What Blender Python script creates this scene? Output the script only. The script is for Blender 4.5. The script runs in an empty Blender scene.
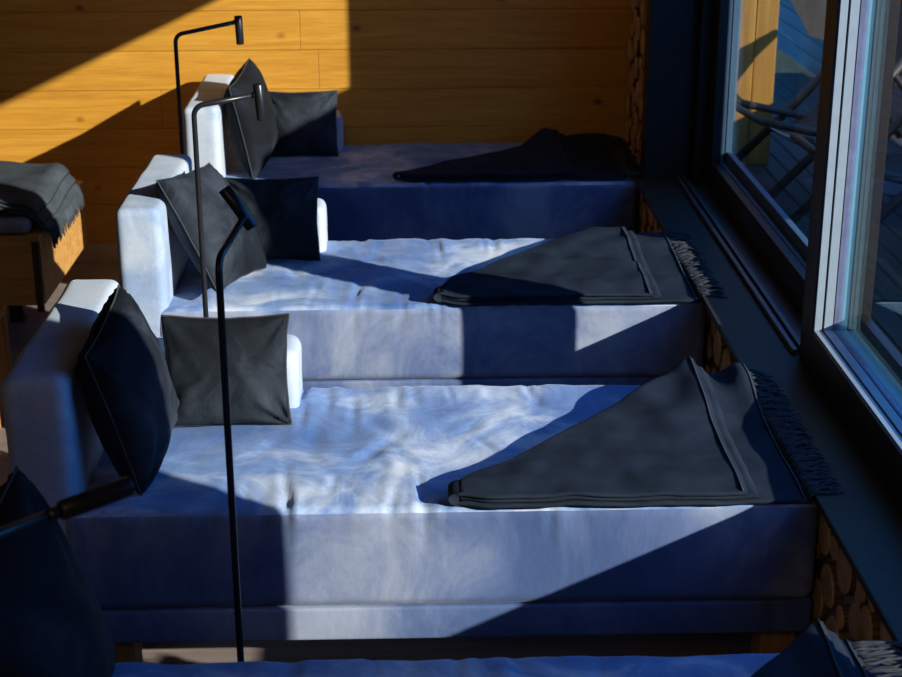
import bpy, bmesh, math, random
from math import radians, sin, cos, pi
from mathutils import Vector, Matrix, noise

S = bpy.context.scene
COL = S.collection
rnd = random.Random(7)

# ------------------------------------------------------------------ camera, sky, sun, exposure
cd = bpy.data.cameras.new('camera')
cam = bpy.data.objects.new('camera', cd)
COL.objects.link(cam)
cd.sensor_width = 36.0
cd.lens = 1558.18 / 902 * 36.0
cd.clip_start = 0.02
cam.location = (0, 0, 2.25)
cam.rotation_mode = 'QUATERNION'
cam.rotation_quaternion = (Matrix.Rotation(-0.0261, 3, 'Z') @ Matrix.Rotation(pi / 2 - 0.3473, 3, 'X')
                           @ Matrix.Rotation(-0.0033, 3, 'Z')).to_quaternion()
cd.dof.use_dof = True
cd.dof.focus_distance = 4.1
cd.dof.aperture_fstop = 6.3
S.camera = cam

W = bpy.data.worlds.new('sky')
S.world = W
W.use_nodes = True
bg = W.node_tree.nodes['Background']
bg.inputs['Color'].default_value = (0.05, 0.28, 0.88, 1)
bg.inputs['Strength'].default_value = 2.5

sd = bpy.data.lights.new('sun', 'SUN')
sun = bpy.data.objects.new('sun', sd)
COL.objects.link(sun)
sd.energy = 8.8
sd.angle = radians(0.6)
sd.color = (1.0, 0.93, 0.82)
SUN_DIR = Vector((-1.0, 0.71, -0.465))
sun.rotation_mode = 'QUATERNION'
sun.rotation_quaternion = SUN_DIR.to_track_quat('-Z', 'Y')
sun.location = (8, -4, 6)

ld = bpy.data.lights.new('fill_light', 'AREA')          # unseen fill light added behind the camera to lift the shade
ld.shape = 'RECTANGLE'
ld.size, ld.size_y = 2.4, 1.2
ld.energy = 17.0
ld.color = (1.0, 0.78, 0.60)
lamp = bpy.data.objects.new('fill_light', ld)
COL.objects.link(lamp)
lamp.location = (-1.2, -0.4, 2.97)
lw = bpy.data.lights.new('wall_fill', 'AREA')             # unseen fill light added to warm the shaded pine wall
lw.shape = 'RECTANGLE'
lw.size, lw.size_y = 3.0, 0.12
lw.energy = 2.0
lw.spread = radians(90)
lw.color = (1.0, 0.64, 0.36)
wall_fill_obj = bpy.data.objects.new('wall_fill', lw)
COL.objects.link(wall_fill_obj)
wall_fill_obj.location = (-0.6, 6.2, 2.96)
wall_fill_obj.rotation_euler = (radians(33), 0, 0)

vs = S.view_settings
S.display_settings.display_device = 'sRGB'
vs.view_transform = 'Standard'
vs.look = 'None'
vs.exposure = 0.0
vs.gamma = 1.0
vs.use_curve_mapping = False
try:
    S.cycles.use_denoising = True
    S.cycles.denoiser = 'OPENIMAGEDENOISE'
    S.cycles.sample_clamp_indirect = 6.0
    S.cycles.transparent_max_bounces = 16
except Exception:
    pass


# ------------------------------------------------------------------ materials
class NT:
    def __init__(s, name):
        s.m = bpy.data.materials.new(name)
        s.m.use_nodes = True
        s.t = s.m.node_tree
        s.b = s.t.nodes['Principled BSDF']
        s.out = s.t.nodes['Material Output']

    def n(s, kind, **kw):
        nd = s.t.nodes.new(kind)
        for k, v in kw.items():
            if k.startswith('i_'):
                key = k[2:]
                key = int(key) if key.isdigit() else key.replace('_', ' ')
                nd.inputs[key].default_value = v
            else:
                setattr(nd, k, v)
        return nd

    def l(s, a, b):
        s.t.links.new(a, b)

    def ramp(s, fac, *stops):
        r = s.n('ShaderNodeValToRGB')
        el = r.color_ramp.elements
        while len(el) < len(stops):
            el.new(0.5)
        for e, (p, c) in zip(el, stops):
            e.position = p
            e.color = (c[0], c[1], c[2], 1) if not isinstance(c, (int, float)) else (c, c, c, 1)
        s.l(fac, r.inputs[0])
        return r.outputs[0]

    def coords(s, scale=(1, 1, 1), rand=True):
        tc = s.n('ShaderNodeTexCoord')
        mp = s.n('ShaderNodeMapping')
        mp.inputs['Scale'].default_value = scale
        s.l(tc.outputs['Object'], mp.inputs['Vector'])
        if rand:
            oi = s.n('ShaderNodeObjectInfo')
            mu = s.n('ShaderNodeMath', operation='MULTIPLY')
            mu.inputs[1].default_value = 37.0
            s.l(oi.outputs['Random'], mu.inputs[0])
            cx = s.n('ShaderNodeCombineXYZ')
            for i in range(3):
                s.l(mu.outputs[0], cx.inputs[i])
            s.l(cx.outputs[0], mp.inputs['Location'])
        return mp.outputs[0]

    def noise(s, vec, scale, detail=4, rough=0.5, dist=0.0):
        nd = s.n('ShaderNodeTexNoise')
        nd.inputs['Scale'].default_value = scale
        nd.inputs['Detail'].default_value = detail
        nd.inputs['Roughness'].default_value = rough
        nd.inputs['Distortion'].default_value = dist
        s.l(vec, nd.inputs['Vector'])
        return nd.outputs['Fac']

    def mix(s, a, b, fac, mode='MIX'):
        mx = s.n('ShaderNodeMix', data_type='RGBA', blend_type=mode)
        for v, i in ((a, 6), (b, 7)):
            if isinstance(v, (tuple, list)):
                mx.inputs[i].default_value = (v[0], v[1], v[2], 1)
            else:
                s.l(v, mx.inputs[i])
        if isinstance(fac, (int, float)):
            mx.inputs[0].default_value = fac
        else:
            s.l(fac, mx.inputs[0])
        return mx.outputs[2]

    def bump(s, h, strength, dist=0.01, prev=None):
        b = s.n('ShaderNodeBump')
        b.inputs['Strength'].default_value = strength
        b.inputs['Distance'].default_value = dist
        s.l(h, b.inputs['Height'])
        if prev is not None:
            s.l(prev, b.inputs['Normal'])
        return b.outputs[0]

    def set(s, **kw):
        for k, v in kw.items():
            inp = s.b.inputs[k.replace('_', ' ')]
            if isinstance(v, (int, float)):
                inp.default_value = v
            elif isinstance(v, (tuple, list)):
                inp.default_value = (v[0], v[1], v[2], 1)
            else:
                s.l(v, inp)
        return s.m


def velvet(name, dark, mid, light, nap=5.0, bumps=0.25, sheen=0.4, tint=(0.8, 0.88, 1.0), stretch=(1, 1, 1)):
    k = NT(name)
    v = k.coords(stretch)
    a0 = k.noise(v, nap, 7, 0.66, 0.8)
    a1 = k.noise(v, nap * .38, 2, 0.5)
    am = k.n('ShaderNodeMath', operation='MULTIPLY_ADD')
    am.inputs[1].default_value = 0.55
    k.l(a1, am.inputs[0])
    ab = k.n('ShaderNodeMath', operation='MULTIPLY')
    ab.inputs[1].default_value = 0.45
    k.l(a0, ab.inputs[0])
    k.l(ab.outputs[0], am.inputs[2])
    a = am.outputs[0]
    fine = k.noise(v, 70, 3, 0.6)
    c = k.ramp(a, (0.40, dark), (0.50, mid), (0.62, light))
    c = k.mix(c, (0.5, 0.5, 0.5), 0.0)
    c2 = k.ramp(fine, (0.3, 0.86), (0.7, 1.0))
    c = k.mix(c, c2, 0.6, 'MULTIPLY')
    h = k.bump(fine, bumps, 0.003)
    h = k.bump(a, bumps, 0.012, h)
    return k.set(Base_Color=c, Roughness=0.85, Specular_IOR_Level=0.2, Sheen_Weight=sheen, Sheen_Roughness=0.35,
                 Sheen_Tint=tint, Normal=h)


def plain(name, col, rough=0.5, metal=0.0, spec=0.5, scale=40, amt=0.15, bump=0.05):
    k = NT(name)
    v = k.coords()
    f = k.noise(v, scale, 4)
    c = k.ramp(f, (0.3, tuple(x * (1 - amt) for x in col)), (0.7, tuple(min(1, x * (1 + amt)) for x in col)))
    h = k.bump(f, bump, 0.002)
    return k.set(Base_Color=c, Roughness=rough, Metallic=metal, Specular_IOR_Level=spec, Normal=h)


def wood(name, c0, c1, c2, axis='X', grain=1.0, knots=True, rough=0.55, kscale=(3.0, 0.01, 4.4), rand=True):
    k = NT(name)
    st = {'X': (0.9, 16, 16), 'Y': (16, 0.9, 16), 'Z': (16, 16, 0.9)}[axis]
    v = k.coords(tuple(x * grain for x in st), rand)
    a = k.noise(v, 1.6, 6, 0.6, 0.9)
    b = k.noise(v, 7.0, 4, 0.6, 0.3)
    c = k.ramp(a, (0.30, c0), (0.5, c1), (0.72, c2))
    fb = k.ramp(b, (0.25, 0.68), (0.6, 1.0))
    c = k.mix(c, fb, 0.7, 'MULTIPLY')
    h = b
    if knots:
        kv = k.coords(kscale, False)
        vo = k.n('ShaderNodeTexVoronoi', feature='F1')
        vo.inputs['Scale'].default_value = 1.35
        vo.inputs['Randomness'].default_value = 1.0
        k.l(kv, vo.inputs['Vector'])
        km = k.ramp(vo.outputs['Distance'], (0.035, 1.0), (0.065, 0.6), (0.13, 0.0))
        sp = k.n('ShaderNodeSeparateColor')
        k.l(vo.outputs['Color'], sp.inputs[0])
        few = k.ramp(sp.outputs[0], (0.50, 0.0), (0.62, 1.0))
        km = k.mix(km, few, 1.0, 'MULTIPLY')
        c = k.mix(c, (c0[0] * 0.28, c0[1] * 0.2, c0[2] * 0.2), km)
    nrm = k.bump(h, 0.12, 0.002)
    return k.set(Base_Color=c, Roughness=rough, Specular_IOR_Level=0.35, Normal=nrm)


M = {}
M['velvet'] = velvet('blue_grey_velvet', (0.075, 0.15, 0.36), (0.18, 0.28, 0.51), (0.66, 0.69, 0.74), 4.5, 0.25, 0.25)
M['velvet_dim'] = velvet('blue_grey_velvet_dim', (0.060, 0.098, 0.220), (0.115, 0.155, 0.295), (0.29, 0.32, 0.42), 4.0, 0.2, 0.25,  # darker copy of the velvet: dimmer light on the sides put into its colour
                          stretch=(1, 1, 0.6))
M['velvet_lit'] = velvet('blue_grey_velvet_lit', (0.28, 0.36, 0.52), (0.46, 0.51, 0.60), (0.52, 0.54, 0.58), 4.0, 0.2, 0.25)  # paler copy of the velvet: strong sun on backrests and arms painted in
M['dark_velvet'] = velvet('charcoal_velvet', (0.004, 0.0055, 0.008), (0.0085, 0.0115, 0.017), (0.036, 0.045, 0.060), 5.0, 0.3, 0.02)
M['piping'] = plain('charcoal_piping', (0.03, 0.033, 0.04), 0.8)


def weave(name, col):
    k = NT(name)
    v = k.coords()
    w1 = k.n('ShaderNodeTexWave', wave_type='BANDS', bands_direction='X')
    w1.inputs['Scale'].default_value = 110
    w1.inputs['Distortion'].default_value = 1.5
    k.l(v, w1.inputs['Vector'])
    w2 = k.n('ShaderNodeTexWave', wave_type='BANDS', bands_direction='Y')
    w2.inputs['Scale'].default_value = 110
    w2.inputs['Distortion'].default_value = 1.5
    k.l(v, w2.inputs['Vector'])
    f = k.n('ShaderNodeMath', operation='MULTIPLY')
    k.l(w1.outputs['Fac'], f.inputs[0])
    k.l(w2.outputs['Fac'], f.inputs[1])
    nz = k.noise(v, 9, 6, 0.65)
    c = k.ramp(nz, (0.3, tuple(x * 0.7 for x in col)), (0.7, tuple(x * 1.35 for x in col)))
    c2 = k.ramp(f.outputs[0], (0.0, 0.75), (0.8, 1.1))
    c = k.mix(c, c2, 0.8, 'MULTIPLY')
    h = k.bump(f.outputs[0], 0.35, 0.002)
    return k.set(Base_Color=c, Roughness=0.95, Specular_IOR_Level=0.1, Sheen_Weight=0.0, Normal=h)


M['throw'] = weave('charcoal_wool', (0.017, 0.024, 0.037))
M['throw_fringe'] = plain('charcoal_yarn', (0.042, 0.046, 0.055), 0.95, 0, 0.1, 60, 0.3)
M['throw_grey'] = weave('grey_wool', (0.055, 0.066, 0.078))
M['hem'] = plain('hem_stitching', (0.045, 0.05, 0.06), 0.95, 0, 0.1)
M['pine'] = wood('honey_pine', (0.48, 0.20, 0.020), (0.57, 0.26, 0.028), (0.64, 0.32, 0.045), 'X')
M['skirting'] = wood('pale_skirting', (0.42, 0.30, 0.17), (0.52, 0.39, 0.25), (0.58, 0.45, 0.30), 'X', knots=False)
M['oak'] = wood('bench_oak', (0.36, 0.16, 0.04), (0.50, 0.25, 0.07), (0.58, 0.32, 0.10), 'X', knots=False)
M['oak_leg'] = wood('leg_oak', (0.30, 0.14, 0.05), (0.42, 0.21, 0.08), (0.5, 0.27, 0.11), 'Z', knots=False)
M['ceiling'] = wood('ceiling_pine', (0.30, 0.16, 0.05), (0.38, 0.21, 0.07), (0.44, 0.26, 0.09), 'Y', knots=False)
M['floor'] = wood('greige_floor', (0.20, 0.15, 0.13), (0.26, 0.20, 0.18), (0.32, 0.25, 0.22), 'X', knots=False, rough=0.5)
M['plaster'] = plain('grey_plaster', (0.16, 0.15, 0.15), 0.9)
M['steel'] = plain('black_powder_coat', (0.018, 0.019, 0.022), 0.32, 0.3, 0.5)
M['frame'] = plain('anthracite_aluminium', (0.017, 0.012, 0.009), 0.45, 0.0, 0.3)
M['sill'] = plain('dark_grey_sill', (0.036, 0.030, 0.023), 0.5, 0.0, 0.15, 25, 0.1)
M['track'] = plain('grey_track', (0.10, 0.10, 0.11), 0.4, 0.4)
M['alu'] = plain('light_aluminium', (0.26, 0.30, 0.33), 0.4, 0.0, 0.4, 30, 0.05)
M['alu_reflect'] = plain('teal_reflection_aluminium', (0.11, 0.24, 0.29), 0.5, 0.0, 0.4, 30, 0.05)  # teal reflection in the glass put into the outer bead's colour
M['gasket'] = plain('black_gasket', (0.012, 0.012, 0.014), 0.6)
M['alu_shade'] = plain('shaded_aluminium', (0.045, 0.085, 0.13), 0.5, 0.0, 0.4, 30, 0.05)  # darker, bluer aluminium copy: shade on the far sash painted in
M['spacer'] = plain('lilac_spacer', (0.12, 0.12, 0.19), 0.5)
M['clad'] = wood('terrace_larch', (0.22, 0.10, 0.014), (0.33, 0.155, 0.024), (0.40, 0.20, 0.035), 'Z', knots=True, kscale=(6, 0.01, 3))
M['deck'] = wood('weathered_deck', (0.026, 0.017, 0.010), (0.040, 0.026, 0.015), (0.062, 0.042, 0.025), 'Y', knots=False, rough=0.8)
M['rail'] = wood('weathered_rail', (0.10, 0.07, 0.05), (0.15, 0.11, 0.08), (0.21, 0.16, 0.11), 'Y', knots=False, rough=0.8)
M['teak'] = wood('dark_teak', (0.035, 0.024, 0.018), (0.055, 0.038, 0.028), (0.08, 0.055, 0.04), 'X', knots=False)
M['sling'] = plain('dark_sling', (0.025, 0.024, 0.026), 0.8)
M['sail'] = plain('brown_canvas', (0.028, 0.022, 0.018), 0.85)
M['grass'] = plain('meadow', (0.05, 0.05, 0.02), 0.95, 0, 0.1, 6, 0.5, 0.4)


def glass_mat():
    k = NT('clear_glass')
    k.t.nodes.remove(k.b)
    g = k.n('ShaderNodeNewGeometry')
    d = k.n('ShaderNodeVectorMath', operation='DOT_PRODUCT')
    k.l(g.outputs['Normal'], d.inputs[0])
    k.l(g.outputs['Incoming'], d.inputs[1])
    a = k.n('ShaderNodeMath', operation='ABSOLUTE')
    k.l(d.outputs['Value'], a.inputs[0])
    o = k.n('ShaderNodeMath', operation='SUBTRACT')
    o.inputs[0].default_value = 1.0
    k.l(a.outputs[0], o.inputs[1])
    p = k.n('ShaderNodeMath', operation='POWER')
    p.inputs[1].default_value = 5.0
    k.l(o.outputs[0], p.inputs[0])
    m = k.n('ShaderNodeMath', operation='MULTIPLY_ADD')
    m.inputs[1].default_value = 0.6
    m.inputs[2].default_value = 0.025
    k.l(p.outputs[0], m.inputs[0])
    tr = k.n('ShaderNodeBsdfTransparent')
    tr.inputs[0].default_value = (0.93, 0.97, 0.98, 1)
    gl = k.n('ShaderNodeBsdfGlossy')
    gl.inputs['Roughness'].default_value = 0.0
    gl.inputs['Color'].default_value = (0.62, 0.92, 1.0, 1)
    mx = k.n('ShaderNodeMixShader')
    k.l(m.outputs[0], mx.inputs[0])
    k.l(tr.outputs[0], mx.inputs[1])
    k.l(gl.outputs[0], mx.inputs[2])
    k.l(mx.outputs[0], k.out.inputs['Surface'])
    return k.m


M['glass'] = glass_mat()


def log_mat():
    k = NT('log_ends')
    uv = k.n('ShaderNodeUVMap')
    uv.uv_map = 'UVMap'
    vm = k.n('ShaderNodeVectorMath', operation='LENGTH')
    k.l(uv.outputs[0], vm.inputs[0])
    v = k.coords(rand=False)
    nz = k.noise(v, 14, 4, 0.6)
    ad = k.n('ShaderNodeMath', operation='MULTIPLY_ADD')
    ad.inputs[1].default_value = 0.5
    k.l(nz, ad.inputs[0])
    k.l(vm.outputs['Value'], ad.inputs[2])
    mu = k.n('ShaderNodeMath', operation='MULTIPLY')
    mu.inputs[1].default_value = 34.0
    k.l(ad.outputs[0], mu.inputs[0])
    sn = k.n('ShaderNodeMath', operation='SINE')
    k.l(mu.outputs[0], sn.inputs[0])
    rings = k.ramp(sn.outputs[0], (0.1, (0.58, 0.31, 0.13)), (0.9, (0.74, 0.43, 0.19)))
    big = k.noise(v, 9, 2)
    tone = k.ramp(big, (0.3, 0.55), (0.7, 1.1))
    c = k.mix(rings, tone, 1.0, 'MULTIPLY')
    bark = k.ramp(vm.outputs['Value'], (0.93, 0.0), (1.0, 1.0))
    c = k.mix(c, (0.10, 0.05, 0.025), bark)
    h = k.bump(nz, 0.4, 0.006)
    return k.set(Base_Color=c, Roughness=0.9, Specular_IOR_Level=0.15, Normal=h)


M['logs'] = log_mat()


# ------------------------------------------------------------------ mesh helpers
def link(name, me, mat=None, parent=None, smooth=False, loc=None):
    o = bpy.data.objects.new(name, me)
    COL.objects.link(o)
    if mat is not None and not me.materials:
        me.materials.append(mat)
    if smooth:
        for p in me.polygons:
            p.use_smooth = True
    if parent is not None:
        o.parent = parent
    if loc is not None:
        o.location = loc
    return o


def mesh_from(name, verts, faces):
    me = bpy.data.meshes.new(name)
    me.from_pydata([tuple(v) for v in verts], [], faces)
    me.update()
    return me


def empty(name, loc, label, cat, group=None):
    o = bpy.data.objects.new(name, None)
    COL.objects.link(o)
    o.location = loc
    o.empty_display_size = 0.1
    return tag(o, label, cat, group)


def tag(o, label, cat, group=None):
    o['label'] = label
    o['category'] = cat
    if group:
        o['group'] = group
    return o


def structure(o):
    o['kind'] = 'structure'
    return o


def add_box(bm, x0, x1, y0, y1, z0, z1, bevel=0.0, segs=2):
    r = bmesh.ops.create_cube(bm, size=1.0)
    vs_ = r['verts']
    bmesh.ops.scale(bm, vec=(x1 - x0, y1 - y0, z1 - z0), verts=vs_)
    bmesh.ops.translate(bm, vec=((x0 + x1) / 2, (y0 + y1) / 2, (z0 + z1) / 2), verts=vs_)
    if bevel > 0:
        es = list({e for v in vs_ for e in v.link_edges})
        bmesh.ops.bevel(bm, geom=es, offset=bevel, segments=segs, profile=0.5, affect='EDGES')


def boxes(name, lst, mat, parent=None, bevel=0.0, segs=2, loc=(0, 0, 0)):
    bm = bmesh.new()
    for b in lst:
        add_box(bm, *b, bevel=bevel, segs=segs)
    me = bpy.data.meshes.new(name)
    bm.to_mesh(me)
    bm.free()
    return link(name, me, mat, parent, loc=loc)


def rounded_box(name, x0, x1, y0, y1, z0, z1, r, step, mat, parent=None, disp=None, skip=()):
    """finely gridded box with rounded edges; disp(p, n) -> new point"""
    lo = Vector((x0, y0, z0))
    hi = Vector((x1, y1, z1))
    size = hi - lo

    def ticks(a, b):
        n = max(2, int((b - a) / step))
        t = [a, a + r * .3, a + r * .65, a + r]
        inner = [a + r + (b - a - 2 * r) * i / n for i in range(1, n)]
        return t + inner + [b - r, b - r * .65, b - r * .3, b]
    tk = [ticks(lo[i], hi[i]) for i in range(3)]
    bm = bmesh.new()
    for ax in range(3):
        u, v = [(1, 2), (2, 0), (0, 1)][ax]
        for side in (0, 1):
            grid = []
            for a in tk[u]:
                row = []
                for b in tk[v]:
                    p = Vector((0, 0, 0))
                    p[ax] = hi[ax] if side else lo[ax]
                    p[u] = a
                    p[v] = b
                    c = Vector([min(max(p[i], lo[i] + r), hi[i] - r) for i in range(3)])
                    d = p - c
                    if d.length > 1e-9:
                        nrm = d.normalized()
                        q = c + nrm * r
                    else:
                        nrm = Vector((0, 0, 0))
                        nrm[ax] = 1 if side else -1
                        q = p
                    if disp:
                        q = disp(q, nrm)
                    row.append(bm.verts.new(q))
                grid.append(row)
            for i in range(len(grid) - 1):
                for j in range(len(grid[0]) - 1):
                    f = [grid[i][j], grid[i + 1][j], grid[i + 1][j + 1], grid[i][j + 1]]
                    if not side:
                        f.reverse()
                    bm.faces.new(f)
    bmesh.ops.remove_doubles(bm, verts=bm.verts, dist=1e-5)
    me = bpy.data.meshes.new(name)
    bm.to_mesh(me)
    bm.free()
    return link(name, me, mat, parent, smooth=True)


def tube_verts(path, rad, k=8, verts=None, faces=None, cap=True):
    verts = [] if verts is None else verts
    faces = [] if faces is None else faces
    base = len(verts)
    n = len(path)
    path = [Vector(p) for p in path]
    ref = None
    for i, p in enumerate(path):
        t = (path[min(i + 1, n - 1)] - path[max(i - 1, 0)]).normalized()
        if ref is None:
            ref = t.orthogonal().normalized()
        ref = (ref - t * ref.dot(t)).normalized()
        b = t.cross(ref)
        rr = rad[i] if isinstance(rad, (list, tuple)) else rad
        for j in range(k):
            a = 2 * pi * j / k
            verts.append(p + (ref * cos(a) + b * sin(a)) * rr)
    for i in range(n - 1):
        for j in range(k):
            a0 = base + i * k + j
            a1 = base + i * k + (j + 1) % k
            faces.append((a0, a1, a1 + k, a0 + k))
    if cap:
        faces.append(tuple(base + j for j in reversed(range(k))))
        faces.append(tuple(base + (n - 1) * k + j for j in range(k)))
    return verts, faces


def tube(name, path, rad, mat, parent=None, k=10):
    v, f = tube_verts(path, rad, k)
    return link(name, mesh_from(name, v, f), mat, parent, smooth=True)


def curve_pts(pts, sub=6):
    """Catmull-Rom through pts"""
    P = [Vector(p) for p in pts]
    out = []
    for i in range(len(P) - 1):
        p0 = P[max(i - 1, 0)]
        p1, p2 = P[i], P[i + 1]
        p3 = P[min(i + 2, len(P) - 1)]
        for s in range(sub):
            t = s / sub
            out.append(0.5 * ((2 * p1) + (p2 - p0) * t + (2 * p0 - 5 * p1 + 4 * p2 - p3) * t * t
                              + (3 * p1 - p0 - 3 * p2 + p3) * t ** 3))
    out.append(P[-1])
    return out


def interp(tab, x):
    if x <= tab[0][0]:
        return tab[0][1]
    for (a, fa), (b, fb) in zip(tab, tab[1:]):
        if x <= b:
            return fa + (fb - fa) * (x - a) / (b - a)
    return tab[-1][1]


def sstep(a, b, x):
    t = min(1, max(0, (x - a) / (b - a)))
    return t * t * (3 - 2 * t)


def nz(x, y, z=0.0):
    return noise.noise(Vector((x, y, z)))


# ------------------------------------------------------------------ the room
YW = 7.40                                  # back wall
XL, YN, ZC = -3.6, -1.4, 3.0
structure(boxes('floor', [(XL, 1.4, YN, YW + .1, -0.1, 0)], M['floor']))
structure(boxes('ceiling', [(XL - .1, 1.45, YN - .1, YW + .12, ZC, ZC + .1)], M['ceiling']))
structure(boxes('wall_left', [(XL - .1, XL, YN, YW + .1, 0, ZC)], M['plaster']))
structure(boxes('wall_front', [(XL - .1, 1.45, YN - .1, YN, 0, ZC)], M['plaster']))

# back wall: horizontal pine boards with V joints
lst = []
zr = [-0.085 + 0.1855 * k for k in range(18)]
for k in range(len(zr) - 1):
    xs = [XL]
    x = XL + rnd.uniform(.4, 1.6)
    while x < 1.2:
        xs.append(x)
        x += rnd.uniform(1.6, 2.8)
    xs.append(1.3)
    for a, b in zip(xs, xs[1:]):
        lst.append((a + .0006, b - .0006, YW, YW + .03, max(zr[k], 0) + .0008, min(zr[k + 1], ZC) - .0008))
lst = [b for b in lst if b[5] > b[4]]
wb = structure(boxes('wall_back', lst + [(XL, 1.3, YW + .012, YW + .1, 0, ZC)], M['pine'], bevel=0.0022, segs=1))
structure(boxes('baseboard_back', [(XL, -.95, YW - .018, YW - .001, 0, .088)], M['skirting'], bevel=.002))

# right wall: pier near the camera, base under the sill, lintel above
structure(boxes('wall_right', [(1.02, 1.40, YN, 2.17, 0, ZC), (1.02, 1.40, 2.17, 6.60, 0, .590),
                               (1.06, 1.40, 6.60, YW + .1, 0, ZC), (1.0, 1.40, 2.17, 6.60, 2.46, ZC)], M['plaster']))

# log-end cladding on the right wall (one surface of round slices)
def log_field(name, regions):
    verts, faces, uvs = [], [], []
    for (ya, yb, za, zb, xf, xb, rmin, rmax, tries) in regions:
        placed = []
        for t in range(tries):
            r = rmax - (rmax - rmin) * min(1, t / (tries * .8)) * rnd.uniform(.7, 1)
            y, z = rnd.uniform(ya + r, yb - r), rnd.uniform(za + r, zb - r)
            if all((y - q[0]) ** 2 + (z - q[1]) ** 2 > (r + q[2]) ** 2 * .93 for q in placed):
                placed.append((y, z, r))
        for (y, z, r) in placed:
            xo = xf + rnd.uniform(0, .012)
            k = 16
            ph = rnd.uniform(0, 6)
            amp = rnd.uniform(.02, .10)
            base = len(verts)
            verts.append((xo, y, z))
            uvs.append((0, 0))
            for ring, (fr, dx) in enumerate(((.5, 0), (.9, .0005), (1.0, .006), (1.0, xb - xo))):
                for j in range(k):
                    a = 2 * pi * j / k
                    rr = r * fr * (1 + amp * sin(2 * a + ph) + amp * .5 * sin(3 * a + 2 * ph))
                    verts.append((xo + dx, y + rr * cos(a), z + rr * sin(a)))
                    uvs.append((fr * cos(a), fr * sin(a)))
            for j in range(k):
                faces.append((base, base + 1 + (j + 1) % k, base + 1 + j))
                for ring in range(3):
                    a0 = base + 1 + ring * k + j
                    a1 = base + 1 + ring * k + (j + 1) % k
                    faces.append((a0, a1, a1 + k, a0 + k))
    for (ya, yb, za, zb, xf, xb, *_r) in regions:          # dark backing between the slices
        o = len(verts)
        verts += [(xb - .008, ya, za), (xb - .008, yb, za), (xb - .008, yb, zb), (xb - .008, ya, zb)]
        uvs += [(0, 2)] * 4
        faces.append((o, o + 3, o + 2, o + 1))
    me = mesh_from(name, verts, faces)
    ul = me.uv_layers.new(name='UVMap')
    for lp in me.loops:
        ul.data[lp.index].uv = uvs[lp.vertex_index]
    return link(name, me, M['logs'])


structure(log_field('wall_right_log_cladding', [(2.2, 6.60, .0, .590, .992, 1.03, .018, .062, 2600),
                                                (6.62, 7.39, .0, 2.4, 1.028, 1.065, .018, .06, 1800)]))

# sill, track, jamb, head
structure(boxes('trim_1', [(.962, 1.15, 2.17, 6.50, .598, .618)], M['sill'], bevel=.003))           # window sill
structure(boxes('trim_2', [(1.132, 1.148, 4.33, 6.50, .618, .634), (1.160, 1.176, 4.33, 6.50, .618, .634),
                           (1.15, 1.44, 2.17, 6.50, .560, .612)], M['track'], bevel=.002))         # sliding track
structure(boxes('trim_3', [(1.0, 1.20, 6.50, 6.62, .590, 2.46), (1.20, 1.34, 6.42, 6.62, .590, 2.46),
                           (1.0, 1.155, 2.15, 2.19, .590, 2.46)], M['frame'], bevel=.003))         # jamb linings
structure(boxes('trim_4', [(1.0, 1.44, 2.17, 6.60, 2.385, 2.47)], M['frame'], bevel=.003))           # head lining


def sash(name, x, ya, yb, z0, z1, wl, wr, deep=True):
    """sash from ya to yb; room face at x, 0.155 deep; wl/wr = stile widths at ya/yb"""
    zb, zt = z0 + .118, z1 - .09
    xa, xg = x, x + .065
    fr = structure(boxes(name, [(xa, xg, ya, ya + wl, z0, z1), (xa, xg, yb - wr, yb, z0, z1),
                                (xa, xg, ya + wl, yb - wr, z0, zb), (xa, xg, ya + wl, yb - wr, zt, z1)], M['frame'], bevel=.002))
    a, b = ya + wl, yb - wr

    def ring(nm, x0, x1, inset, mat):
        i = inset
        return boxes(nm, [(x0, x1, a - .03, a + i, zb - .03, zt + .03), (x0, x1, b - i, b + .03, zb - .03, zt + .03),
                          (x0, x1, a + i, b - i, zb - .03, zb + i), (x0, x1, a + i, b - i, zt - i, zt + .03)], mat, fr, bevel=.0012, segs=1)
    if deep:
        ring('glazing_bead', xa + .006, xa + .028, .004, M['alu'])
        ring('gasket', xa + .028, xa + .033, .0015, M['gasket'])
        ring('glazing_bead', xa + .033, xa + .060, .006, M['alu'])
        ring('spacer', xa + .060, xa + .082, .008, M['spacer'])
    else:
        ring('glazing_bead', xa + .034, xa + .050, .004, M['alu_shade'])
        ring('gasket', xa + .050, xa + .054, .0015, M['gasket'])
        ring('spacer', xa + .054, xa + .080, .006, M['alu_shade'])
        boxes('shade_lip', [(xa + .060, xa + .085, a, b, zb, zb + .045)], M['alu_shade'], fr, bevel=.002)  # lip added to keep a sun patch off the sill
    if deep:
        ring('outer_bead', xa + .082, xa + .155, .006, M['alu_reflect'])
        boxes('shade_lip', [(xa + .125, xa + .155, a, b, zb, zb + .054)], M['frame'], fr, bevel=.002)  # raised lip added so the inner beads fall in shade
    boxes('glass', [(xa + .0675, xa + .0735, a + .0085, b - .0085, zb + .0085, zt - .0085)], M['glass'], fr)
    return fr


sash('window_1', 1.15, 2.115, 4.32, .618, 2.39, .12, .117)
sash('window_2', 1.25, 4.19, 6.42, .612, 2.39, .155, .115, False)


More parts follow.
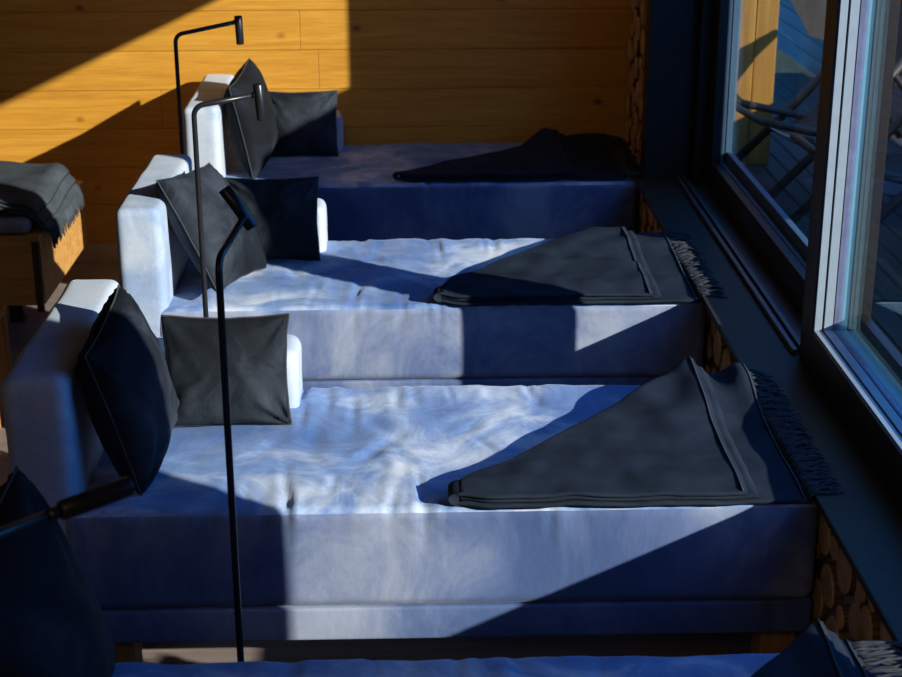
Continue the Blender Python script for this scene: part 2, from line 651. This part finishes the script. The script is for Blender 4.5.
# ------------------------------------------------------------------ daybeds
def make_daybed(Y, label, seed, xr=.985, arm=True):
    D = .815
    t = empty('daybed', (0, Y, 0), label, 'daybed', 'blue velvet daybeds in a row')
    so = seed * 13.7
    R = random.Random(seed * 11)
    ruts = []                                    # (x, y centre, half length, half width, depth, drift) pressed pleats
    for q in range(13):
        ruts.append((R.uniform(-.38, .36), R.uniform(.60, .80), R.uniform(.05, .15), R.uniform(.008, .018), R.uniform(.0015, .0045), R.uniform(-.12, .12)))
    for q in range(24):
        ruts.append((R.uniform(-.50, .42), R.uniform(-.02, .14), R.uniform(.05, .13), R.uniform(.006, .015), R.uniform(.001, .0045), R.uniform(-.1, .1)))
    for q in range(12):
        ruts.append((R.uniform(-.55, .20), R.uniform(.2, .6), R.uniform(.04, .10), R.uniform(.012, .03), R.uniform(.0015, .004), R.uniform(-.6, .6)))

    def puff(p, n):
        d = Vector((0, 0, 0))
        x, y, z = p
        top = sstep(.50, .575, z)
        # broad softness
        amp = .004 * nz(x * 3.1 + so, y * 3.1, z * 3 + so)
        # loose pleats that run down the front edge and in from the back edge
        edge = max(0, 1 - abs(y - .03) / .17) * top + .35 * (1 - top) * sstep(.33, .55, z) * (1 if n.y < -.5 else 0)
        edge2 = max(0, 1 - abs(y - D + .06) / .16) * top
        mask = sstep(-.45, -.2, x) * (1 - sstep(.35, .6, x)) * (.55 + .45 * nz(x * 2.2 + so, .3, so))
        pl = (nz(x * 17 + so, y * 1.3, so) + .6 * nz(x * 34 + so, y * 2.0, so))
        amp += .007 * pl * mask * (edge + edge2)
        amp += (.006 * nz(x * 7 + so, y * 6, 2.2 + so) + .003 * nz(x * 16 + so, y * 12, 5.2)) * top * (1 - .6 * sstep(.3, .7, x))
        if n.z > .05:
            for (rx, ry, rl, rw, rd, dr) in ruts:
                if abs(y - ry) < 2.2 * rl:
                    dx = (x - rx - dr * (y - ry)) / rw
                    if abs(dx) < 3:
                        amp -= rd * math.exp(-dx * dx - ((y - ry) / rl) ** 2) - .5 * rd * math.exp(-(abs(dx) - 1.9) ** 2 - ((y - ry) / rl) ** 2)
        elif n.y < -.5:
            for (rx, ry, rl, rw, rd, dr) in ruts[13:37]:
                dx = (x - rx + dr * ry) / rw
                if abs(dx) < 3:
                    amp -= .8 * rd * math.exp(-dx * dx - ((.60 - z) / (rl * .9)) ** 2)
        if z < .34:
            amp = 0
        return p + n * amp
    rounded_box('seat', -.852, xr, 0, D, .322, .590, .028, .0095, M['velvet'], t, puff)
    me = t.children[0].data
    me.materials.append(M['velvet_dim'])
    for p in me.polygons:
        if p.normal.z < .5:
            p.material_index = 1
    rounded_box('base_band', -.850, xr - .002, .002, D - .002, .232, .322, .008, .05, M['velvet_dim'], t,
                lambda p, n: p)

    def soft(p, n):
        return p + n * (.004 * nz(p.x * 4 + so, p.y * 5, p.z * 5 + so) + .002 * nz(p.x * 15, p.y * 15 + so, p.z * 15))
    rounded_box('backrest', -.966, -.812, .004, D - .01, .20, .930, .030, .03, M['velvet_lit'], t, soft)
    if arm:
        rounded_box('side_arm', -.80, -.318, D - .178, D + .002, .56, .757, .034, .03, M['velvet_lit'], t, soft)
    for (x, y) in ((-.80, .06), (-.80, D - .16), (xr - .11, .06), (xr - .11, D - .16)):
        boxes('leg', [(x, x + .09, y, y + .10, 0, .236)], M['oak_leg'], t, bevel=.004)
    return t


BY = (3.382, 4.905, 6.540, 1.912)
BL = ('blue velvet daybed nearest the camera that shows its whole front and bottom band',
      'blue velvet daybed in the middle, its front crossed by a broad post shadow',
      'blue velvet daybed in shade against the honey pine wall',
      'blue velvet daybed cut off by the bottom edge, only a strip of its top showing')
for i in range(4):
    make_daybed(BY[i], BL[i], i + 1, arm=i < 3)


# ------------------------------------------------------------------ cushions
def make_cushion(name, size, height, thick, seed, u, n, center, label, rest=None, group=None, wr=1.0):
    """square cushion with pinched corners. u = direction of its lower edge, n = direction it faces"""
    N = 36
    so = seed * 7.3
    a, ah = size / 2, height / 2
    verts, faces = [], []

    def pt(i, j, side):
        p, q = -1 + 2 * i / N, -1 + 2 * j / N
        p = math.copysign(1 - (1 - abs(p)) ** 1.35, p)
        q = math.copysign(1 - (1 - abs(q)) ** 1.35, q)
        x = a * p * (1 - .055 * (1 - q * q) + .018 * nz(q * 2.5 + so, p * .7, side * .0 + 4))
        y = ah * q * (1 - .055 * (1 - p * p) + .018 * nz(p * 2.5 + so, q * .7, 8))
        e = max(0, (1 - p * p)) * max(0, (1 - q * q))
        h = thick / 2 * e ** .42
        # creases that run out from the corners, and soft dents
        cr = 0
        for sx in (-1, 1):
            for sy in (-1, 1):
                dx, dy = 1 - p * sx, 1 - q * sy
                r = math.hypot(dx, dy) + 1e-6
                ang = math.atan2(dy, dx)
                cr += math.exp(-(r / .55) ** 2) * nz(ang * 3.4 + so, sx * 3 + side * 5, sy * 3 + so)
        w = e ** .3 * (.016 * cr * 3.2 + .010 * nz(p * 2.2 + so, q * 2.2, side * 3 + so)
                       + .005 * nz(p * 4.5 + q * 2 + so, q * 2.0, side * 3 + 9 + so)) * wr
        return Vector((x, y, side * h + w * (1 if side > 0 else -1)))
    idx = {}
    for side in (1, -1):
        for i in range(N + 1):
            for j in range(N + 1):
                if side < 0 and (i in (0, N) or j in (0, N)):
                    idx[(side, i, j)] = idx[(1, i, j)]
                    continue
                idx[(side, i, j)] = len(verts)
                verts.append(pt(i, j, side))
        for i in range(N):
            for j in range(N):
                f = [idx[(side, i, j)], idx[(side, i + 1, j)], idx[(side, i + 1, j + 1)], idx[(side, i, j + 1)]]
                if side < 0:
                    f.reverse()
                faces.append(f)
    n = Vector(n).normalized()
    u = Vector(u)
    u = (u - n * u.dot(n)).normalized()
    v = n.cross(u)
    R = Matrix((u, v, n)).transposed().to_4x4()
    c = Vector(center)
    zmin = min((R @ p).z for p in verts)
    if rest is not None:
        c.z = rest - zmin
    o = link(name, mesh_from(name, verts, faces), M['dark_velvet'], smooth=True)
    o.matrix_world = Matrix.Translation(c) @ R
    tag(o, label, 'cushion', group)
    rim = [pt(i, 0, 1) for i in range(N)] + [pt(N, j, 1) for j in range(N)] + \
          [pt(i, N, 1) for i in range(N, 0, -1)] + [pt(0, j, 1) for j in range(N, 0, -1)]
    rim.append(rim[0])
    tube('piping', rim, .0028, M['piping'], o, 6)
    return o


GC = 'charcoal velvet cushions on the daybeds'
def lean_cushion(Y, seed, label, lean, turn, roll, x, y, size=.42, thick=.19):
    n = Vector((cos(lean) * cos(turn), -cos(lean) * sin(turn), sin(lean)))
    u = Vector((sin(turn), cos(turn), 0))
    v = n.cross(u)
    make_cushion('cushion', size, size, thick, seed, u * cos(roll) + v * sin(roll), n, (x, Y + y, .8), label, .594, GC)


def flat_cushion(Y, seed, label, x=-.503, y=.553, turn=.02):
    make_cushion('cushion', .340, .302, .12, seed, (1, turn, 0), (turn, -1, .26), (x, Y + y, .76), label, .594, GC)


R_ = radians
lean_cushion(BY[0], 1, 'large black cushion leaning on the shaded backrest of the nearest full daybed', R_(14), R_(4), R_(7), -.71, .265, .395)
lean_cushion(BY[1], 2, 'large charcoal cushion slumped against the sunlit backrest of the middle daybed', R_(30), R_(14), R_(-6), -.68, .28)
lean_cushion(BY[2], 3, 'large black cushion upright against the backrest of the daybed by the pine wall', R_(10), R_(8), R_(8), -.70, .27)
lean_cushion(BY[3], 4, 'navy-black cushion at the lower left corner behind the lamp arm', R_(14), R_(6), R_(8), -.665, .43, .46, .2)
flat_cushion(BY[0], 5, 'grey-black cushion behind the tall lamp pole, against the low arm of the nearest full daybed')
flat_cushion(BY[1], 6, 'black cushion, mostly in shadow, against the low arm of the middle daybed')
flat_cushion(BY[2], 7, 'small square black cushion in front of the pine wall')


# ------------------------------------------------------------------ throw blankets
def ring_layer(verts, faces, left, right, B, T, z0f, th, nx=46, ny=34):
    """one cloth layer: lofted closed sections from left to right"""
    base = len(verts)
    k = 2 * ny + 2 * 3
    for i in range(nx + 1):
        s = i / nx
        x = left + (right - left) * s
        yb_, yt = B(x), T(x)
        sec = []
        for j in range(ny + 1):
            y = yb_ + (yt - yb_) * j / ny
            sec.append((x, y, z0f(x, y) + th))
        zt = z0f(x, yt)
        for a in (60, 0, -60):
            sec.append((x, yt + th * .5 * cos(radians(a)), zt + th * .5 + th * .5 * sin(radians(a))))
        for j in range(ny, -1, -1):
            y = yb_ + (yt - yb_) * j / ny
            sec.append((x, y, z0f(x, y)))
        zt = z0f(x, yb_)
        for a in (-60, 0, 60):
            sec.append((x, yb_ - th * .5 * cos(radians(a)), zt + th * .5 + th * .5 * sin(radians(a))))
        K = len(sec)
        verts.extend(sec)
    for i in range(nx):
        for j in range(K):
            a0 = base + i * K + j
            a1 = base + i * K + (j + 1) % K
            faces.append((a0, a0 + K, a1 + K, a1))
    # end caps, stitched top to bottom
    for i, flip in ((0, False), (nx, True)):
        b0 = base + i * K
        for j in range(ny):
            f = [b0 + j, b0 + j + 1, b0 + (2 * ny + 4) - j - 1, b0 + (2 * ny + 4) - j]
            faces.append(f if not flip else f[::-1])


def make_throw(label, Y, zbed, T, wrinkle, seed, tip=.105, end=.95, fold=.80, fringe_len=.085, mat='throw', fr_drop=0.0, Bf=.02):
    so = seed * 5.1
    t = empty('throw_blanket', (0, Y, zbed), label, 'blanket', 'folded charcoal throws on the daybeds')
    B = lambda x: Bf + .006 * nz(x * 5 + so, so) + .02 * (1 - sstep(tip, tip + .08, x))
    Tf = lambda x: interp(T, x)
    th = .011
    wz = lambda x, y: max(0.0, wrinkle(x, y)) + .004 * (1 + nz(x * 6 + so, y * 6)) * sstep(0, .08, y) + .003 * (1 + nz(x * 14 + so, y * 11))
    verts, faces = [], []
    B2 = lambda x: B(x) + .006
    layers = [(tip, end, B, Tf, 0), (tip + .006, fold + .028, B2, lambda x: Tf(x) - .006, 1), (tip, fold, B, lambda x: Tf(x) - .002, 2)]
    for (l, r, b, tt, n) in layers:
        zf = lambda x, y, n=n, r=r: wz(x, y) + n * (th + .0015) + .002 * n * nz(x * 9 + n * 3 + so, y * 9)
        ring_layer(verts, faces, l, r, b, tt, zf, th)
    base, na, ny2 = len(verts), 10, 8              # the cloth turns round on itself at its narrow end
    H3 = 3 * th + .003
    for i in range(ny2 + 1):
        y = B(tip) - .004 + (Tf(tip) - B(tip) + .008) * i / ny2
        z = wz(tip, y)
        for j in range(na + 1):
            a = radians(90 + 180 * j / na)
            verts.append((tip + .002 + .026 * cos(a), y, z + H3 / 2 + H3 / 2 * sin(a)))
    for i in range(ny2):
        for j in range(na):
            o = base + i * (na + 1) + j
            faces.append((o, o + 1, o + na + 2, o + na + 1))
    for i in (0, ny2):
        faces.append(tuple(base + i * (na + 1) + j for j in range(na + 1)))
    link('cloth', mesh_from('cloth', verts, faces), M[mat], t, smooth=True)
    # hem stitching along the fold edge and the fringe edge
    for (xh, n, off) in ((fold - .012, 2, .0), (end - .010, 0, 0)):
        p = [(xh, y, wz(xh, y) + (n + 1) * th + n * .0015 + .0015) for y in
             [B(xh) + (Tf(xh) - B(xh)) * q / 30 for q in range(31)]]
        tube('hem', p, .0032, M['hem'], t, 6)
    # fringe: tassels that fan out over the sill
    fv, ff = [], []
    R = random.Random(seed)
    yb_, yt = B(end), Tf(end)
    for q in range(120):
        y = yb_ + (yt - yb_) * (q + R.uniform(-.3, .3)) / 119
        z = wz(end, y) + th * .5
        L = fringe_len * R.uniform(.75, 1.15)
        dy = R.uniform(-.035, .02)
        dz = R.uniform(.0, .014)
        floor_ = .030 - 0.0
        pts = []
        for s in range(6):
            f = s / 5
            zz = z * (1 - f) ** 2 + (floor_ + dz * sin(f * pi)) * (1 - (1 - f) ** 2) + .006 * sin(f * 5 + q)
            zz = max(zz, floor_ if f > .15 else z)
            pts.append((end - .006 + L * f, y + dy * f * f + .004 * sin(f * 7 + q * 1.7), zz - fr_drop * f * f))
        tube_verts(pts, [.0034, .0042, .0040, .0036, .0030, .0015], 5, fv, ff)
    link('fringe', mesh_from('fringe', fv, ff), M['throw_fringe'], t, smooth=True)
    return t


def wr0(x, y):
    g = .030 * sstep(.35, .75, y) * sstep(.45, .75, x)
    ridge = .028 * math.exp(-((x - .78 + .10 * (y - .7)) / .05) ** 2) * sstep(.35, .7, y)
    r2 = .034 * math.exp(-((x - .925) / .035) ** 2) * sstep(.4, .72, y)
    lump = .016 * math.exp(-((x - .66) ** 2 + (y - .40) ** 2) / .007)
    return g + ridge + r2 + lump + .016 * sstep(.15, .5, y) * nz(x * 4.2, y * 3.1 + 4) + .011 * nz(x * 9, y * 7)


def wr1(x, y):
    return .020 * sstep(.2, .6, y) + .016 * math.exp(-((y - .33 + .25 * (x - .6)) / .035) ** 2) * sstep(.35, .5, x) * (1 - sstep(.75, .85, x)) \
        + .012 * nz(x * 5 + 3, y * 4) + .009 * nz(x * 10, y * 8)


def wr2(x, y):
    g = .03 * sstep(.3, .7, y) * sstep(.35, .65, x)
    return g + .022 * math.exp(-((x - .62) / .06) ** 2) * sstep(.4, .75, y) + .015 * nz(x * 5 + 8, y * 4)


T0 = ((.10, .05), (.136, .10), (.213, .165), (.38, .345), (.585, .56), (.72, .70), (.80, .765), (.95, .755))
T1 = ((.09, .05), (.13, .17), (.313, .35), (.47, .52), (.66, .70), (.95, .73))
T2 = ((-.06, .05), (.05, .14), (.27, .33), (.50, .50), (.66, .70), (.80, .76), (.95, .70))
make_throw('charcoal folded throw with dark fringe on the foot of the nearest full daybed', BY[0], .591, T0, wr0, 1, Bf=-.010)
make_throw('grey folded throw with a post shadow across it on the middle daybed', BY[1], .591, T1, wr1, 2, tip=.095, end=.955, Bf=-.012)
make_throw('nearly black throw in deep shade on the daybed by the pine wall', BY[2], .591, T2, wr2, 3, tip=-.055, end=.93, fold=.70)
make_throw('throw with pale blue fringe in the lower right corner', BY[3], .591, T0, wr0, 4, tip=.105, end=.86, fold=.80, fringe_len=.13)


# ------------------------------------------------------------------ reading lamps
def make_lamp(x, y, top, arm, dz, head_dir, head_at, label, cord=False):
    """arm = horizontal vector from pole to head; head_at = fraction of the head where the arm meets it"""
    t = empty('reading_lamp', (x, y, 0), label, 'lamp', 'slim black reading lamps')
    v, f = [], []
    prof = [(0, 0), (.105, 0), (.115, .004), (.115, .012), (.108, .017), (.02, .018), (.012, .03), (0, .03)]
    bm = bmesh.new()
    k = 32
    rings = []
    for (r, z) in prof:
        rings.append([bm.verts.new((max(r, .0005) * cos(2 * pi * j / k), max(r, .0005) * sin(2 * pi * j / k), z)) for j in range(k)])
    for a, b in zip(rings, rings[1:]):
        for j in range(k):
            bm.faces.new((a[j], a[(j + 1) % k], b[(j + 1) % k], b[j]))
    me = bpy.data.meshes.new('base')
    bm.to_mesh(me)
    bm.free()
    link('base', me, M['steel'], t, smooth=True)
    A = Vector((arm[0], arm[1], 0))
    L = A.length
    d = A / L
    r = .035
    pts = [Vector((0, 0, .02)), Vector((0, 0, top * .5)), Vector((0, 0, top - r))]
    for q in range(1, 9):
        a = pi / 2 * q / 8
        pts.append(d * (r * (1 - cos(a))) + Vector((0, 0, top - r + r * sin(a))))
    end = d * L + Vector((0, 0, top + dz))
    pts.append(end)
    tube('pole', pts, .0080, M['steel'], t, 14)
    h = Vector(head_dir).normalized()
    HL = .106
    c0 = end - h * HL * head_at
    off = d * .014
    tube('lamp_head', [c0 + off, c0 + off + h * .002, c0 + off + h * (HL - .002), c0 + off + h * HL], [.0135, .0148, .0148, .0135], M['steel'], t, 20)
    tube('joint', [end - d * .006, end + d * .012], .0095, M['steel'], t, 12)
    if cord:
        tube('power_cord', curve_pts([(-.10, 0, .012), (-.14, .05, .006), (-.16, .18, .006), (-.11, .30, .006), (-.13, .5, .006)], 6), .004, M['gasket'], t, 6)
    return t


make_lamp(-.876, 5.90, 1.342, (.222, .03), .035, (.03, 0, -1), .22, 'black reading lamp beside the pine wall, behind the middle daybed')
make_lamp(-.628, 4.50, 1.352, (.175, .02), .022, (.06, 0, -1), .30, 'black reading lamp rising behind the grey-black cushion')
make_lamp(-.398, 3.08, 1.317, (.030, .23), .02, (.55, -.1, -.80), .72, 'tallest-looking black reading lamp standing in front of the nearest full daybed', True)
make_lamp(-.660, 1.765, 1.303, (.165, .165), .0, (.80, .58, .07), .0, 'black lamp arm that enters at the lower left over the navy cushion')

# ------------------------------------------------------------------ bench, its pad and throw, side table
b = empty('bench', (-2.0, 6.54, 0), 'oak storage bench by the pine wall at the left edge', 'bench')
boxes('front_panel', [(-.80, .452, -.405, -.385, .195, .470)], M['oak'], b, bevel=.003)
boxes('end_panel', [(.463, .485, -.385, .06, .195, .470), (.463, .485, .064, .53, .195, .470)], M['oak'], b, bevel=.003)
boxes('top_board', [(-.80, .487, -.41, .53, .470, .490)], M['oak'], b, bevel=.003)
boxes('corner_strip', [(.452, .481, -.406, -.386, .165, .470)], M['steel'], b, bevel=.002)
boxes('body', [(-.80, .462, -.384, .53, .195, .468)], M['oak_leg'], b)
for (x, y) in ((-.74, -.05), (.24, -.05), (-.74, .44), (.24, .44)):
    boxes('foot', [(x, x + .06, y, y + .06, 0, .197)], M['gasket'], b)

rounded_box('seat_pad', -2.75, -1.555, 6.15, 7.02, .4915, .556, .028, .06, plain('grey_pad', (0.20, 0.21, 0.24), .9))
tag(bpy.data.objects['seat_pad'], 'grey seat pad with rounded corner on the oak bench', 'seat pad')


def bench_throw():
    t = empty('throw_blanket', (-1.985, 6.50, .558), 'sunlit grey throw with fringe lying on the oak bench', 'blanket')
    verts, faces = [], []

    def zf(n):
        def f(x, y):
            z = n * .016 + .018 * (1 + nz(x * 5, y * 4 + 2)) + .02 * sstep(.0, .3, y) - .012
            z += .03 * math.exp(-((x + y * .6 - .12) / .05) ** 2)
            drop = max(0, x - .42)
            return max(z - drop * 1.1, -.066 + n * .012) if x > .42 else max(z, .002 + n * .013)
        return f
    for n, r in ((0, .50), (1, .48), (2, .455)):
        ring_layer(verts, faces, -.62, r, lambda x: -.295 + .02 * nz(x * 4, n), lambda x: .36 + .02 * nz(x * 5, 3 + n), zf(n), .013)
    link('cloth', mesh_from('cloth', verts, faces), M['throw_grey'], t, smooth=True)
    fv, ff = [], []
    R = random.Random(5)
    for q in range(80):
        y = -.30 + .64 * q / 79
        z = zf(0)(.495, y) + .006
        L = R.uniform(.06, .085)
        dy = R.uniform(-.03, .01)
        tube_verts([(.488, y, z), (.500, y + dy * .2, z - .005), (.510, y + dy * .5, z - L * .35), (.514, y + dy, z - L)],
                   [.004, .005, .004, .002], 5, fv, ff)
    link('fringe', mesh_from('fringe', fv, ff), M['throw_grey'], t, smooth=True)


bench_throw()

st = empty('side_table', (-1.775, 5.42, 0), 'wooden side table of which only a sliver shows at the left edge', 'table')
boxes('table_top', [(-.26, .262, -.13, .13, .37, .405)], M['oak'], st, bevel=.004)
for (x, y) in ((-.25, -.125), (.215, -.125), (-.25, .08), (.215, .08)):
    boxes('leg', [(x, x + .045, y, y + .045, 0, .37)], M['oak_leg'], st, bevel=.003)

# ------------------------------------------------------------------ terrace outside
lst = []
x = 1.445
while x < 3.4:
    lst.append((x, x + .092, 1.0, 10.0, .40, .43))
    x += .098
structure(boxes('terrace_deck', lst, M['deck'], bevel=.003, segs=1))
lst = []
x = 1.44
for k in range(3):
    lst.append((x, x + .108, 7.50 - (.012 if k % 2 else 0), 7.62, .43, 3.0))
    x += .112
structure(boxes('terrace_wall', lst + [(1.40, 1.775, 7.53, 8.6, .43, 3.0)], M['clad'], bevel=.006))
structure(boxes('ground', [(3.0, 40, -20, 40, -1.6, -1.5)], M['grass']))


def balustrade(y0, y1, label):
    t = empty('balustrade', (2.58, y0, .43), label, 'balustrade', 'weathered board balustrades')
    lst_ = []
    for k in range(6):
        lst_.append((-.012, .012, 0, y1 - y0, .02 + k * .102, .118 + k * .102))
    boxes('board_panel', lst_, M['rail'], t, bevel=.003)
    boxes('handrail', [(-.045, .045, 0, y1 - y0, .632, .665)], M['rail'], t, bevel=.004)
    n = max(2, int((y1 - y0) / 1.2) + 1)
    for k in range(n):
        y = .0 + (y1 - y0 - .07) * k / (n - 1)
        boxes('post', [(.013, .083, y, y + .07, 0, .632)], M['rail'], t, bevel=.003)
    return t


balustrade(1.2, 4.35, 'weathered board balustrade outside the sliding window')
balustrade(4.75, 11.0, 'weathered board balustrade by the terrace wall')


def deck_chair(loc, rz, label, hw=.27, k=1.0):
    t = empty('deck_chair', loc, label, 'deck chair', 'dark sling deck chairs on the terrace')
    t.rotation_euler = (0, 0, rz)
    t.scale = (k, 1, k)
    for s in (-hw, hw):
        v, f = [], []
        def bar(a, b, w=.018):
            a, b = Vector(a), Vector(b)
            tube_verts([a, b], w, 4, v, f)
        tube('side_rail', [(-.42, s, .02), (0, s, .42), (.40, s, .86)], .020, M['teak'], t, 8)
        tube('rear_leg', [(.34, s * .9, .02), (-.02, s * .9, .33), (-.40, s * .9, .42)], .018, M['teak'], t, 8)
        tube('prop', [(.18, s * 1.05, .60), (.50, s * 1.05, .20)], .014, M['teak'], t, 8)
    for p in ((-.42, .06), (.40, .86), (.34, .03), (-.40, .42)):
        tube('crossbar', [(p[0], -hw, p[1]), (p[0], hw, p[1])], .016, M['teak'], t, 8)
    prof = curve_pts([(.40, 0, .86), (.20, 0, .56), (.02, 0, .34), (-.18, 0, .30), (-.40, 0, .42)], 6)
    vv, ffs = [], []
    for p in prof:
        for y in (-hw + .02, hw - .02):
            vv.append((p.x, y, p.z))
            vv.append((p.x, y, p.z - .006))
    for i in range(len(prof) - 1):
        o = i * 4
        ffs += [(o, o + 4, o + 6, o + 2), (o + 1, o + 3, o + 7, o + 5), (o, o + 1, o + 5, o + 4), (o + 2, o + 6, o + 7, o + 3)]
    link('sling', mesh_from('sling', vv, ffs), M['sling'], t, smooth=False)
    return t


deck_chair((1.86, 6.85, .43), radians(8), 'dark deck chair beyond the far window pane')
deck_chair((1.99, 6.02, .43), radians(4), 'dark deck chair behind the near window pane')

sc = empty('shade_screen', (2.12, 4.70, .43), 'unseen slatted shade screen added on the terrace by the balustrade', 'screen')  # out-of-view screen added to cast shade on the rear daybed
boxes('slat_panel', [(-.012, .012, 0, .97, .03 + k * .052, .075 + k * .052) for k in range(29)], M['rail'], sc, bevel=.002, segs=1)
for y in (0, .46, .92):
    boxes('post', [(.013, .063, y, y + .05, 0, 1.55)], M['rail'], sc, bevel=.003)

sv = [Vector(p) for p in ((1.80, 8.05, 1.40), (2.06, 8.00, .98), (2.36, 8.02, .90), (2.36, 8.20, 2.2), (1.80, 8.22, 2.3))]
verts = sv + [p + Vector((.004, .02, .01)) for p in sv]
k = len(sv)
faces = [tuple(range(k)), tuple(reversed(range(k, 2 * k)))] + [(i, i + k, (i + 1) % k + k, (i + 1) % k) for i in range(k)]
tag(link('sun_sail', mesh_from('sun_sail', verts, faces), M['sail']), 'dark brown canvas hanging outside beyond the far window pane', 'sun sail')
